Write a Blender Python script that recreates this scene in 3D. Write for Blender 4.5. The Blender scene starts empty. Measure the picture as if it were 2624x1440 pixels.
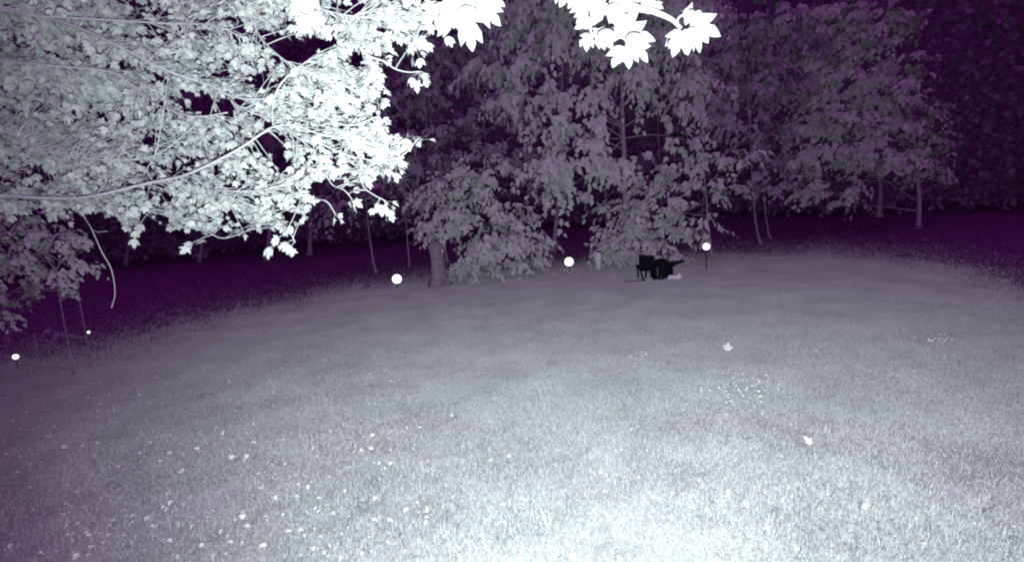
import bpy, math, random
import numpy as np
from mathutils import Vector, Matrix

R = math.radians
SC = bpy.context.scene
COL = SC.collection
rng = np.random.default_rng(7)
random.seed(7)

# ------------------------------------------------------------------ camera
W, H = 2624.0, 1440.0            # pixel frame of the photograph, used to survey positions
F = 1312.0                       # focal length in those pixels (90 degrees across)
CAM = np.array([0.0, 0.0, 2.75])
PITCH, ROLL = R(9.5), R(4.0)
r0 = np.array([1.0, 0, 0]); f0 = np.array([0, math.cos(PITCH), -math.sin(PITCH)])
u0 = np.array([0, math.sin(PITCH), math.cos(PITCH)])
UP = u0 * math.cos(ROLL) + r0 * math.sin(ROLL)
RT = r0 * math.cos(ROLL) - u0 * math.sin(ROLL)
FW = f0
cd = bpy.data.cameras.new('camera')
cam = bpy.data.objects.new('camera', cd); COL.objects.link(cam)
cd.sensor_width = 36.0; cd.lens = 36.0 * F / W; cd.clip_start = 0.02; cd.clip_end = 2000
m = Matrix.Identity(4)
for i in range(3):
    m[i][0] = RT[i]; m[i][1] = UP[i]; m[i][2] = -FW[i]; m[i][3] = CAM[i]
cam.matrix_world = m
SC.camera = cam

# ------------------------------------------------------------------ night sky (infra-red camera: black level reads violet)
wd = bpy.data.worlds.new('World'); SC.world = wd; wd.use_nodes = True
bg = wd.node_tree.nodes['Background']
bg.inputs[0].default_value = (0.60, 0.085, 0.76, 1); bg.inputs[1].default_value = 0.36

# ------------------------------------------------------------------ the camera housing's infra-red lamp, the only light of the photograph
LAMP_AIM = (1545, 440)
ld = bpy.data.lights.new('infrared_lamp', 'SPOT')
ld.energy = 3900; ld.spot_size = R(143); ld.spot_blend = 1.0; ld.shadow_soft_size = 0.02
ld.color = (0.82, 0.99, 0.945)
lamp = bpy.data.objects.new('infrared_lamp', ld); COL.objects.link(lamp)

SC.view_settings.view_transform = 'Standard'; SC.view_settings.look = 'None'
SC.view_settings.exposure = 0.0; SC.view_settings.gamma = 1.0
SC.view_settings.use_curve_mapping = False
SC.cycles.use_denoising = True; SC.cycles.sample_clamp_direct = 1.6; SC.cycles.filter_width = 2.2
SC.cycles.use_adaptive_sampling = True; SC.cycles.adaptive_threshold = 0.03
SC.cycles.max_bounces = 3; SC.cycles.diffuse_bounces = 1; SC.cycles.glossy_bounces = 1; SC.cycles.transmission_bounces = 1

# ------------------------------------------------------------------ surveying helpers
def ray(px, py):
    return FW + RT * ((px - W/2) / F) + UP * ((H/2 - py) / F)
def at(px, py, depth):
    return CAM + ray(px, py) * depth
def gz(x, y):
    return 0.05*np.sin(x*0.45+1.0)*np.cos(y*0.33) + 0.02*np.sin(x*1.3+y*0.9)
def ground(px, py):
    d = ray(px, py); t = -CAM[2] / d[2]; p = CAM + d*t
    for _ in range(4):
        t = (gz(p[0], p[1]) - CAM[2]) / d[2]; p = CAM + d*t
    return p
def depth_of(p):
    return float(np.dot(p - CAM, FW))
def project(P):
    q = np.asarray(P) - CAM
    z = q @ FW
    return np.stack([W/2 + F*(q @ RT)/z, H/2 - F*(q @ UP)/z, z], -1)
def unit(v):
    v = np.asarray(v, float); return v / np.maximum(np.linalg.norm(v, axis=-1, keepdims=True), 1e-9)

lamp.location = CAM + RT*0.05 - UP*0.16
aim = Vector(ray(*LAMP_AIM))
lamp.rotation_euler = aim.to_track_quat('-Z', 'Y').to_euler()

# ------------------------------------------------------------------ materials
def material(name, c1, c2=None, scale=8.0, rough=0.75, detail=3.0, bump=0.0, spec=0.2, emit=None, coords='Object', patch=None):
    mt = bpy.data.materials.new(name); mt.use_nodes = True
    nt = mt.node_tree; b = nt.nodes['Principled BSDF']
    b.inputs['Roughness'].default_value = rough
    b.inputs['Specular IOR Level'].default_value = spec
    if c2 is None: c2 = c1
    tc = nt.nodes.new('ShaderNodeTexCoord')
    nz = nt.nodes.new('ShaderNodeTexNoise'); nz.inputs['Scale'].default_value = scale; nz.inputs['Detail'].default_value = detail
    nt.links.new(tc.outputs[coords], nz.inputs['Vector'])
    cr = nt.nodes.new('ShaderNodeValToRGB')
    cr.color_ramp.elements[0].position = 0.32; cr.color_ramp.elements[1].position = 0.68
    cr.color_ramp.elements[0].color = (*c1, 1); cr.color_ramp.elements[1].color = (*c2, 1)
    nt.links.new(nz.outputs['Fac'], cr.inputs['Fac'])
    if patch:                                  # broad uneven growth, in world space
        ge = nt.nodes.new('ShaderNodeNewGeometry'); n2 = nt.nodes.new('ShaderNodeTexNoise'); n2.inputs['Scale'].default_value = patch[0]; n2.inputs['Detail'].default_value = 4
        mr = nt.nodes.new('ShaderNodeMapRange'); mr.inputs['From Min'].default_value = .3; mr.inputs['From Max'].default_value = .7; mr.inputs['To Min'].default_value = patch[1]; mr.inputs['To Max'].default_value = patch[2]
        mx = nt.nodes.new('ShaderNodeMix'); mx.data_type = 'RGBA'; mx.blend_type = 'MULTIPLY'; mx.inputs['Factor'].default_value = 1
        nt.links.new(ge.outputs['Position'], n2.inputs['Vector']); nt.links.new(n2.outputs['Fac'], mr.inputs['Value'])
        nt.links.new(cr.outputs['Color'], mx.inputs[6]); nt.links.new(mr.outputs['Result'], mx.inputs[7]); nt.links.new(mx.outputs[2], b.inputs['Base Color'])
    else: nt.links.new(cr.outputs['Color'], b.inputs['Base Color'])
    if bump:
        bp = nt.nodes.new('ShaderNodeBump'); bp.inputs['Strength'].default_value = bump; bp.inputs['Distance'].default_value = 0.02
        nt.links.new(nz.outputs['Fac'], bp.inputs['Height']); nt.links.new(bp.outputs['Normal'], b.inputs['Normal'])
    if emit:
        b.inputs['Emission Color'].default_value = (*emit[0], 1); b.inputs['Emission Strength'].default_value = emit[1]
    return mt
def g(v): return (v, v, v*1.02)
M = {}
M['leaf'] = material('maple_leaf', g(.28), g(.50), 14, .7, spec=.1)
M['leaf_obj'] = material('maple_leaf_single', g(.34), g(.50), 3, .7, spec=.1)
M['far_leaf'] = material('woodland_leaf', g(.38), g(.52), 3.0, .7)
M['far_leaf_dim'] = material('violet_shade_leaf', (.17, .10, .20), (.27, .17, .31), 2.0, .8)  # violet darkness of the deep wood put into the leaf colour
M['mid_leaf'] = material('half_shade_leaf', (.26, .20, .29), (.38, .32, .42), 2.5, .8)  # leaf colour halfway to the violet shade of the deep wood
M['bark'] = material('pale_bark', g(.45), g(.62), 30, .85)
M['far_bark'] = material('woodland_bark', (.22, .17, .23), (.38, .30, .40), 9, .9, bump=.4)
M['stump'] = material('weathered_stump', (.19, .165, .20), (.29, .25, .30), 7, .9, 6, bump=.6)
M['grass'] = material('grass_blade', g(.38), g(.60), 38, .8, 2, spec=.08, patch=(1.1, .84, 1.08))
M['lawn'] = material('lawn_turf', g(.38), g(.54), 3, .9, 8, bump=.5, patch=(1.1, .84, 1.08))
M['litter'] = material('violet_shade_floor', (.10, .04, .11), (.17, .07, .18), 2.2, .95, 8, bump=.6)  # floor colour carries the violet gloom under the trees
M['fallen'] = material('fallen_leaf', g(.62), g(.78), 12, .6)
M['black'] = material('black_plastic', g(.007), g(.012), 12, .8, spec=.06)
M['black_cloth'] = material('dark_cover', g(.007), g(.013), 9, .9, spec=.04)
M['shade_strip'] = material('shade_strip_grey', g(.2), g(.3), 12, .9)  # grey for the strip that imitates a shadow on the grass
M['grey_bar'] = material('grey_metal', g(.12), g(.17), 30, .5)
M['pale'] = material('pale_sheet', g(.55), g(.75), 9, .7)
M['clover'] = material('clover_head', g(.68), g(.8), 20, .7)
M['post'] = material('pale_post', g(.58), g(.72), 18, .8)
M['globe'] = material('lit_globe', g(.85), None, 5, .3, emit=((1.0, .97, 1.0), 1.6))
M['stake'] = material('stake_metal', g(.05), g(.08), 20, .5)

# ------------------------------------------------------------------ mesh helpers
def mesh_arrays(name, V, T):
    V = np.ascontiguousarray(V, np.float32); T = np.ascontiguousarray(T, np.int32)
    me = bpy.data.meshes.new(name)
    me.vertices.add(len(V)); me.vertices.foreach_set('co', V.ravel())
    me.loops.add(T.size); me.loops.foreach_set('vertex_index', T.ravel())
    k = T.shape[1]
    me.polygons.add(len(T)); me.polygons.foreach_set('loop_start', np.arange(0, T.size, k, dtype=np.int32))
    try: me.polygons.foreach_set('loop_total', np.full(len(T), k, np.int32))
    except Exception: pass
    me.update(calc_edges=True); me.validate()
    return me
def link(name, me, mat, parent=None, smooth=False):
    o = bpy.data.objects.new(name, me); COL.objects.link(o)
    if mat is not None and not me.materials: me.materials.append(mat)
    if smooth: me.polygons.foreach_set('use_smooth', np.ones(len(me.polygons), bool))
    if parent is not None:
        o.parent = parent
        if parent.type == 'EMPTY': o.matrix_parent_inverse = Matrix.Translation(-parent.location)
    return o
def tag(o, label, cat=None, group=None, kind=None):
    o['label'] = label
    if cat: o['category'] = cat
    if group: o['group'] = group
    if kind: o['kind'] = kind
    return o
def thing(name, loc, label, cat, group=None):
    o = bpy.data.objects.new(name, None); COL.objects.link(o); o.location = Vector(loc)
    o.empty_display_size = 0.2
    return tag(o, label, cat, group)

class MB:
    def __init__(s): s.V = []; s.T = []; s.n = 0
    def add(s, V, Q):
        V = np.asarray(V, float)
        for q in Q: s.T += [[a + s.n for a in t] for t in ([q] if len(q) == 3 else [(q[0], q[1], q[2]), (q[0], q[2], q[3])])]
        s.V.append(V); s.n += len(V)
    def tube(s, pts, rad, sides=7, cap=True):
        P = np.asarray(pts, float); n = len(P)
        rad = np.broadcast_to(np.asarray(rad, float), (n,))
        tg = unit(np.gradient(P, axis=0)) if n > 1 else None
        ref = np.array([0.31, 0.22, 0.92])
        if abs(np.dot(unit(P[-1]-P[0]), ref)) > .9: ref = np.array([.9, .3, .1])
        ang = np.arange(sides) * 2*math.pi/sides
        V = []
        for i in range(n):
            a = unit(np.cross(tg[i], ref)); b = np.cross(tg[i], a)
            V.append(P[i] + rad[i]*(np.cos(ang)[:, None]*a + np.sin(ang)[:, None]*b))
        V = np.concatenate(V)
        Q = [(i*sides+j, i*sides+(j+1) % sides, (i+1)*sides+(j+1) % sides, (i+1)*sides+j) for i in range(n-1) for j in range(sides)]
        if cap:
            V = np.concatenate([V, P[:1], P[-1:]]); k = n*sides
            Q += [(k, (j+1) % sides, j) for j in range(sides)] + [(k+1, (n-1)*sides+j, (n-1)*sides+(j+1) % sides) for j in range(sides)]
        s.add(V, Q)
    def box(s, c, ax, half, bev=0.0):
        ax = np.asarray(ax, float); c = np.asarray(c, float); V = []
        for sx in (-1, 1):
            for sy in (-1, 1):
                for sz in (-1, 1): V.append(c + ax[0]*half[0]*sx + ax[1]*half[1]*sy + ax[2]*half[2]*sz)
        s.add(V, [(0, 1, 3, 2), (4, 6, 7, 5), (0, 4, 5, 1), (2, 3, 7, 6), (0, 2, 6, 4), (1, 5, 7, 3)])
    def build(s, name, mat, parent=None, smooth=False):
        return link(name, mesh_arrays(name, np.concatenate(s.V), np.array(s.T)), mat, parent, smooth)

def smooth_path(pts, n=8):
    P = np.asarray(pts, float)
    if len(P) < 3: return np.array([P[0] + (P[-1]-P[0])*t for t in np.linspace(0, 1, n)])
    Q = np.concatenate([[2*P[0]-P[1]], P, [2*P[-1]-P[-2]]]); out = []
    for i in range(1, len(Q)-2):
        for t in np.linspace(0, 1, n, endpoint=False):
            a, b, c, d = Q[i-1], Q[i], Q[i+1], Q[i+2]
            out.append(.5*((2*b) + (c-a)*t + (2*a-5*b+4*c-d)*t*t + (3*b-a-3*c+d)*t**3))
    out.append(P[-1]); return np.array(out)

# leaf outlines: base at 0,0, tip at 0,1 (right half, mirrored)
def leaf_template(half, centre, cup=.22, droop=.22, skew=0.0):
    half = [tuple(p) for p in half]
    out = half + [(-x, y) for x, y in half[::-1] if x > 1e-6]
    V = np.array([(0, centre, 0)] + [(x, y, 0) for x, y in out], float)
    V[:, 0] += skew*V[:, 1]**2
    V[:, 2] = cup*np.abs(V[:, 0])**1.3 - droop*V[:, 1]**2
    n = len(out)
    return V, np.array([(0, 1+i, 1+(i+1) % n) for i in range(n)])
H5 = [(0, 0), (.14, -.05), (.36, -.05), (.25, .13), (.42, .20), (.60, .43), (.36, .40), (.20, .45), (.27, .66), (.14, .80), (0, 1.0)]
H3 = [(0, 0), (.18, .02), (.33, .14), (.42, .34), (.52, .66), (.33, .60), (.17, .52), (.21, .70), (.13, .86), (0, 1.0)]
H3B = [(0, 0), (.20, .04), (.36, .20), (.47, .45), (.44, .80), (.30, .70), (.16, .60), (.19, .74), (.11, .88), (0, 1.0)]
HS = [(0, 0), (.26, .08), (.46, .42), (.20, .42), (.24, .72), (0, 1.0)]
LEAVES = [leaf_template(H5, .30), leaf_template(H3, .35, .3, .15, .06), leaf_template(H3B, .40, .15, .3, -.06)]
FARLEAF = [leaf_template(HS, .34, .25, .35), leaf_template([(0, 0), (.28, .3), (.22, .66), (0, 1.0)], .4, .3, .4)]

def frames(tip, nrm):
    y = unit(tip); z = unit(nrm - (nrm*y).sum(-1, keepdims=True)*y); x = np.cross(y, z)
    return np.stack([x, y, z], -1)          # columns
def leaf_cloud(pos, tip, nrm, size, templates):
    """one joined mesh holding every leaf"""
    Fm = frames(tip, nrm); pick = rng.integers(0, len(templates), len(pos)); Vs = []; Ts = []; n = 0
    for k, (tv, tt) in enumerate(templates):
        s = np.where(pick == k)[0]
        if not len(s): continue
        v = np.einsum('nij,kj->nki', Fm[s], tv) * size[s, None, None] + pos[s, None, :]
        Vs.append(v.reshape(-1, 3)); Ts.append((tt[None] + (np.arange(len(s))*len(tv))[:, None, None]).reshape(-1, 3) + n)
        n += len(s)*len(tv)
    return np.concatenate(Vs), np.concatenate(Ts)

# ------------------------------------------------------------------ ground, lawn
xs = np.concatenate([np.linspace(-600, -40, 12), np.linspace(-36, 36, 73), np.linspace(40, 600, 12)])
ys = np.concatenate([np.linspace(-300, -14, 8), np.linspace(-12, 48, 61), np.linspace(55, 900, 14)])
X, Y = np.meshgrid(xs, ys, indexing='ij')
V = np.stack([X, Y, gz(X, Y) - 0.02], -1).reshape(-1, 3); ny = len(ys)
Q = np.array([(i*ny+j, (i+1)*ny+j, (i+1)*ny+j+1, i*ny+j+1) for i in range(len(xs)-1) for j in range(ny-1)])
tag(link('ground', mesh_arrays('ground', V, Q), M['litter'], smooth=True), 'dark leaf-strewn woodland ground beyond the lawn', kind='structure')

EDGE_PX = [(-500, 1010), (-200, 985), (0, 955), (200, 930), (420, 880), (620, 825), (820, 775), (1000, 742), (1200, 720), (1400, 702), (1600, 686),
           (1800, 672), (2000, 664), (2150, 666), (2300, 682), (2450, 715), (2624, 775), (2850, 880), (3100, 1010)]
EDGE = np.array([ground(*p) for p in EDGE_PX])
edge = smooth_path(EDGE, 6)
az_e = np.arctan2(edge[:, 0], edge[:, 1]); rad_e = np.hypot(edge[:, 0], edge[:, 1])
def lawn_radius(az): return np.interp(az, az_e, rad_e)
ring = [(e[0]*(1+.02*math.sin(i*1.7)), e[1]*(1+.02*math.sin(i*1.7))) for i, e in enumerate(edge)]
ring += [(14, -2), (13, -8), (0, -9), (-13, -8), (-14, -2)]
ring = np.array(ring); nr = len(ring); ts = np.linspace(0, 1, 46)[1:]
O = np.array([0, 0.8]); V = [(0, .8, gz(0, .8)+.004)]
for t in ts:
    for p in ring:
        q = O + (p-O)*t*.87; V.append((q[0], q[1], gz(q[0], q[1]) + 0.004))
T = [(0, 1+(j+1) % nr, 1+j) for j in range(nr)]
for i in range(len(ts)-1):
    for j in range(nr):
        a = 1+i*nr+j; b = 1+i*nr+(j+1) % nr; c = a+nr; d = b+nr
        T += [(a, b, d), (a, d, c)]
tag(link('lawn', mesh_arrays('lawn', np.array(V), np.array(T)), M['lawn'], smooth=True), 'wide mown lawn sloping off into the dark', kind='structure')

def blades(r_lo, r_hi, per_m2, h_lo, h_hi, w, segs, over=0.0, fade=None):
    azl, azh = R(-56), R(56)
    n = int(per_m2 * (azh-azl) * (r_hi**2-r_lo**2)/2)
    az = rng.uniform(azl, azh, n); r = np.sqrt(rng.uniform(r_lo**2, r_hi**2, n))
    lim = lawn_radius(az) + rng.exponential(.5+over, n) - .35
    # bare / thin spots
    x, y = r*np.sin(az), r*np.cos(az)
    thin = .68 + .32*np.sin(x*2.1+3*np.sin(y*.9))*np.sin(y*2.7+2*np.sin(x*1.1))
    if fade: thin = thin*np.clip((fade[1]-r)/(fade[1]-fade[0]), 0, 1)
    k = (r < lim) & (rng.uniform(0, 1, n) < thin); az, r, x, y = az[k], r[k], x[k], y[k]; n = len(r)
    h = rng.uniform(h_lo, h_hi, n) * (1 + .25*np.sin(x*1.9)*np.sin(y*1.3))
    base = np.stack([x, y, gz(x, y) + .003], -1)
    th = rng.uniform(0, 2*math.pi, n); lean = rng.uniform(.25, 1.15, n)
    d = np.stack([np.cos(th), np.sin(th), 0*th], -1); side = np.stack([-np.sin(th), np.cos(th), 0*th], -1)
    # flat side of blade turned at random
    tw = rng.uniform(-1, 1, n)[:, None]; side = unit(side + d*tw)
    ww = (w*rng.uniform(.6, 1.3, n))[:, None]
    up = np.array([0, 0, 1.0])
    tipP = base + d*(h*lean)[:, None]*.9 + up*(h*(1.05-.5*lean))[:, None]
    if segs == 1:
        V = np.stack([base - side*ww, base + side*ww, tipP], 1).reshape(-1, 3)
        return V, np.arange(3*n).reshape(-1, 3)
    mid = base + d*(h*lean*.32)[:, None] + up*(h*.62)[:, None]
    V = np.stack([base - side*ww, base + side*ww, mid + side*ww*.8, mid - side*ww*.8, tipP], 1).reshape(-1, 3)
    o = (np.arange(n)*5)[:, None, None]
    return V, (np.array([[0, 1, 2], [0, 2, 3], [3, 2, 4]])[None] + o).reshape(-1, 3)
parts = [blades(2.3, 5.0, 9000, .03, .065, .0019, 2), blades(5.0, 9.5, 6500, .03, .06, .0028, 1, .2, (6.5, 9.5))]
V = []; T = []; n = 0
for v, t in parts: V.append(v); T.append(t+n); n += len(v)
# coarser clumps standing above the mown height
nc = 700; per = 16; azc = rng.uniform(R(-55), R(55), nc); rc = np.sqrt(rng.uniform(2.4**2, 10**2, nc)); keep = rc < lawn_radius(azc) - .5; azc, rc = azc[keep], rc[keep]; nc = len(rc)
cx_ = np.repeat(rc*np.sin(azc), per) + rng.normal(size=nc*per)*.035; cy_ = np.repeat(rc*np.cos(azc), per) + rng.normal(size=nc*per)*.035; big_ = np.repeat(rng.uniform(.6, 1.3, nc), per)
th = rng.uniform(0, 6.283, nc*per); d = np.stack([np.cos(th), np.sin(th), 0*th], -1); side = np.stack([-np.sin(th), np.cos(th), 0*th], -1)
hh_ = rng.uniform(.06, .12, nc*per)*big_; base = np.stack([cx_, cy_, gz(cx_, cy_)], -1); up_ = np.array([0, 0, 1.0]); ln = rng.uniform(.3, 1.0, nc*per)
mid = base + d*(hh_*ln*.35)[:, None] + up_*(hh_*.6)[:, None]; tipP = base + d*(hh_*ln)[:, None] + up_*(hh_*(1.0-.35*ln))[:, None]
V.append(np.stack([base - side*.0028, base + side*.0028, mid + side*.0026, mid - side*.0026, tipP], 1).reshape(-1, 3))
T.append((np.array([[0, 1, 2], [0, 2, 3], [3, 2, 4]])[None] + (np.arange(nc*per)*5)[:, None, None]).reshape(-1, 3) + n); n += nc*per*5
# ragged margin of the lawn: single blades thinning out into the wood
nm_ = 340000; az = rng.uniform(R(-57), R(57), nm_); off = -2.2 + rng.gamma(1.6, 1.3, nm_); r = lawn_radius(az)*(1+.012*np.sin(az*37)+.01*np.sin(az*83)) + off
az, r = az[r > 7.5], r[r > 7.5]; x, y = r*np.sin(az), r*np.cos(az); nm_ = len(r); h = rng.uniform(.02, .06, nm_)*(1+.8*(off[:nm_] > .3))
th = rng.uniform(0, 6.283, nm_); d = np.stack([np.cos(th), np.sin(th), 0*th], -1); side = unit(np.stack([-np.sin(th), np.cos(th), 0*th], -1) + d*rng.uniform(-1, 1, nm_)[:, None])
base = np.stack([x, y, gz(x, y) - .02], -1); tipP = base + d*(h*rng.uniform(.2, 1.0, nm_))[:, None] + np.array([0, 0, 1.0])*(h*.9+.015)[:, None]
V.append(np.stack([base - side*.0042, base + side*.0042, tipP], 1).reshape(-1, 3)); T.append(np.arange(3*nm_).reshape(-1, 3) + n)
near = np.concatenate(V); near_t = np.concatenate(T)
tag(link('grass', mesh_arrays('grass', near, near_t), M['grass']), 'pale short grass on the near lawn', 'grass', kind='stuff')

# farther out the same grass is set in sods: one sod mesh instanced over the lawn by geometry nodes
ns = 5600; sa = rng.uniform(0, 6.283, ns); sr = .52*np.minimum(1.3, np.abs(rng.normal(size=ns)))**.75; sx, sy = sr*np.cos(sa), sr*np.sin(sa); h = rng.uniform(.022, .05, ns)
th = rng.uniform(0, 6.283, ns); d = np.stack([np.cos(th), np.sin(th), 0*th], -1); side = unit(np.stack([-np.sin(th), np.cos(th), 0*th], -1) + d*rng.uniform(-1, 1, ns)[:, None])
base = np.stack([sx, sy, 0*sx], -1); tipP = base + d*(h*rng.uniform(.2, 1.0, ns))[:, None] + np.array([0, 0, 1.0])*(h*.8)[:, None]
V = np.stack([base - side*.0034, base + side*.0034, tipP], 1).reshape(-1, 3)
sod_me = mesh_arrays('sod', V, np.arange(3*ns).reshape(-1, 3)); sod_me.materials.append(M['grass'])
sod = bpy.data.objects.new('sod', sod_me)
pts = []; scl = []
for gx in np.arange(-24, 24, .42):
    for gy in np.arange(2, 24, .42):
        x, y = gx + rng.uniform(-.21, .21), gy + rng.uniform(-.21, .21); r = math.hypot(x, y); a = math.atan2(x, y)
        if abs(a) > R(58) or rng.uniform() > (r-6.0)/2.5: continue
        over = r - lawn_radius(a)
        if over < -1.4: pts.append((x, y, gz(x, y) + .003)); scl.append(1.0)
pm = bpy.data.meshes.new('grass_sods'); pm.from_pydata(pts, [], [])
pm.attributes.new('sod_scale', 'FLOAT', 'POINT').data.foreach_set('value', np.array(scl, np.float32))
go = bpy.data.objects.new('grass', pm); COL.objects.link(go)
tag(go, 'pale short grass over the far lawn up to the wood', 'grass', kind='stuff')
ng = bpy.data.node_groups.new('sods', 'GeometryNodeTree')
ng.interface.new_socket('Geometry', in_out='INPUT', socket_type='NodeSocketGeometry'); ng.interface.new_socket('Geometry', in_out='OUTPUT', socket_type='NodeSocketGeometry')
gi = ng.nodes.new('NodeGroupInput'); gout = ng.nodes.new('NodeGroupOutput')
oi = ng.nodes.new('GeometryNodeObjectInfo'); oi.inputs['Object'].default_value = sod; oi.inputs['As Instance'].default_value = True
ip = ng.nodes.new('GeometryNodeInstanceOnPoints'); rv = ng.nodes.new('FunctionNodeRandomValue'); rv.data_type = 'FLOAT_VECTOR'
rv.inputs[0].default_value = (0, 0, 0); rv.inputs[1].default_value = (0, 0, 6.283)
ng.links.new(gi.outputs[0], ip.inputs['Points']); ng.links.new(oi.outputs['Geometry'], ip.inputs['Instance'])
ng.links.new(rv.outputs[0], ip.inputs['Rotation']); ng.links.new(ip.outputs[0], gout.inputs[0])
na = ng.nodes.new('GeometryNodeInputNamedAttribute'); na.data_type = 'FLOAT'; na.inputs['Name'].default_value = 'sod_scale'
ng.links.new(na.outputs['Attribute'], ip.inputs['Scale'])
go.modifiers.new('sods', 'NODES').node_group = ng

# ------------------------------------------------------------------ trees at the wood's edge
UPV = np.array([0, 0, 1.0])
def make_tree(name, label, cat, trunk_px, depth, radius, blobs, leaf=.20, cover=2.2, droop=.6, mat='far_leaf', group=None,
              stems=None, spray=(.35, .75), tmpl=None, flat=1.0, bark='far_bark'):
    """trunk_px: image survey points from foot to top at the given depth; blobs: (px, py, rx, ry, extra depth)"""
    pts = [at(px, py, depth) for px, py in trunk_px]
    b = pts[0].copy(); b[2] = gz(b[0], b[1]) - .03; pts[0] = b
    root = thing(name, b, label, cat, group)
    path = smooth_path(pts, 5); rr = np.linspace(radius, radius*.16, len(path)); rr[0] *= 1.5
    tb = MB(); tb.tube(path, rr, 8); trunk = tb.build('trunk', M[bark], root, True)
    for st in (stems or []):
        p2 = [at(px, py, depth + st[1]) for px, py in st[0]]; p2[0][2] = gz(p2[0][0], p2[0][1]) - .03 if st[3] else p2[0][2]
        sb = MB(); q = smooth_path(p2, 5); sb.tube(q, np.linspace(st[2], st[2]*.5, len(q)), 7); sb.build('stem', M[bark], root, True)
    lb = MB(); P, Tp, N, S = [], [], [], []
    for bl in blobs:
        px, py, rx, ry = bl[:4]; dd = bl[4] if len(bl) > 4 else 0.0
        dep = depth + dd; c = at(px, py, dep); ex, ey = .86*rx/F*dep, .76*ry/F*dep; ez = .75*(ex+ey)/2
        k0 = int(len(path)*.45)
        k = k0 + int(np.argmin(np.abs(path[k0:, 2] - (c[2] - .6*ey - .25*np.linalg.norm((c-path[0])[:2])))))
        k = int(np.clip(k + rng.integers(-2, 4), k0 - 2, len(path) - 2)); st = path[k]
        mb_ = MB(); mb_.tube(smooth_path([st, st*.5 + c*.5 + UPV*.35*ey + rng.normal(size=3)*.12, c], 5), np.linspace(max(.012, rr[k]*.38), .008, 11), 5); mb_.build('limb', M['far_bark'], trunk)
        area = math.pi*ex*ey; nl = 1.5*cover*area/(leaf*leaf*.34); per = 11; ns = max(4, int(nl/per))
        for _ in range(ns):
            u = unit(rng.normal(size=3)); rad = rng.uniform(.25, 1.0)**.5
            o = c + (RT*u[0]*ex + UP*u[1]*ey + FW*u[2]*ez)*rad
            out = unit(unit(RT*u[0]*ex + UP*u[1]*ey*.4 + FW*u[2]*ez)*.9 + unit(o - np.array([path[k][0], path[k][1], o[2]]))*.7 + rng.normal(size=3)*.35)
            L = rng.uniform(*spray); tt = np.linspace(0, 1, per)
            spine = o + out*L*tt[:, None] - UPV*(droop*L*tt**2)[:, None]
            dirs = unit(out - UPV*(2*droop*tt)[:, None])
            sd = unit(np.cross(dirs, UPV + rng.normal(size=3)*.25)); sg = np.where(np.arange(per) % 2, 1, -1)[:, None]
            P.append(spine + sd*sg*leaf*.25 + rng.normal(size=(per, 3))*leaf*.15)
            Tp.append(unit(dirs*.7 + sd*sg*.7 - UPV*droop*.8 + rng.normal(size=(per, 3))*.3))
            N.append(UPV*.45*flat - FW*.6 + out*.4 + rng.normal(size=(per, 3))*.2)
            S.append(leaf*rng.uniform(.65, 1.25, per)*(1-.25*tt))
            if rng.uniform() < .35: lb.tube(spine[::5], [.008, .006, .004], 3, False)
    if lb.n: lb.build('twigs', M['far_bark'], trunk)['kind'] = 'stuff'
    Vv, Tt = leaf_cloud(np.concatenate(P), np.concatenate(Tp), np.concatenate(N), np.concatenate(S), tmpl or FARLEAF)
    link('crown', mesh_arrays('crown', Vv, Tt), M[mat], root)
    return root

make_tree('broadleaf_tree', 'tall broadleaf tree with drooping layered boughs at centre of the wood edge', 'tree',
          [(1606, 690), (1600, 420), (1594, 250), (1588, -120)], 18.6, .13,
          [(1420, 120, 90, 50), (1540, 120, 80, 50, .3), (1370, 230, 75, 32), (1470, 235, 80, 30, -.6), (1500, 300, 75, 34, -1.2), (1400, 330, 60, 30, -.6), (1480, 370, 80, 34, -1.4), (1400, 425, 75, 32, -1.4),
           (1510, 430, 95, 34, -1.6), (1450, 490, 55, 26, -1.2), (1600, 400, 60, 26, -1.0), (1680, 200, 80, 40), (1725, 280, 55, 34, -.3), (1760, 360, 70, 26, -.6), (1650, 90, 130, 60, .4), (1620, 190, 60, 25),
           (1360, 40, 120, 55, .4), (1500, 30, 110, 60, .3), (1320, 170, 60, 36), (1700, 120, 100, 45), (1400, -30, 130, 50), (1560, -20, 140, 50), (1730, 20, 120, 60, .2), (1800, 210, 70, 40, .2), (1290, 260, 50, 28, .2), (1240, 180, 60, 40, .6)],
          leaf=.29, droop=.85, cover=3.0, spray=(.5, 1.0))
make_tree('young_tree', 'low bushy tree whose leaves reach the lawn beside the tall stump', 'tree',
          [(1262, 715), (1266, 560), (1250, 420)], 17.4, .07,
          [(1190, 470, 90, 55), (1120, 500, 60, 40), (1140, 570, 70, 45, -.4), (1230, 540, 80, 40), (1310, 560, 70, 40), (1340, 615, 60, 40, -.3), (1290, 630, 100, 45, -.5),
           (1235, 615, 50, 40), (1195, 675, 25, 24, -.8), (1260, 680, 90, 30, -.6), (1350, 675, 50, 28, -.5), (1240, 430, 70, 45)],
          leaf=.22, droop=.5, cover=2.6)
make_tree('layered_tree', 'small tree with flat layered boughs behind the dark garden chair', 'tree',
          [(1826, 660), (1814, 570), (1808, 480), (1790, 330)], 18.2, .055,
          [(1590, 590, 70, 35), (1650, 560, 80, 35, -.4), (1700, 520, 80, 30, -.6), (1620, 630, 100, 35, -.6), (1730, 600, 80, 30), (1830, 475, 80, 32, -.6), (1770, 545, 60, 28, -.5),
           (1760, 430, 70, 35), (1850, 400, 60, 26), (1920, 410, 55, 28, -.8), (1690, 660, 80, 22, -.2), (1580, 640, 50, 30), (1800, 590, 50, 18), (1680, 470, 70, 35), (1600, 530, 60, 30)],
          leaf=.23, droop=.35, cover=2.3)
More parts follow.
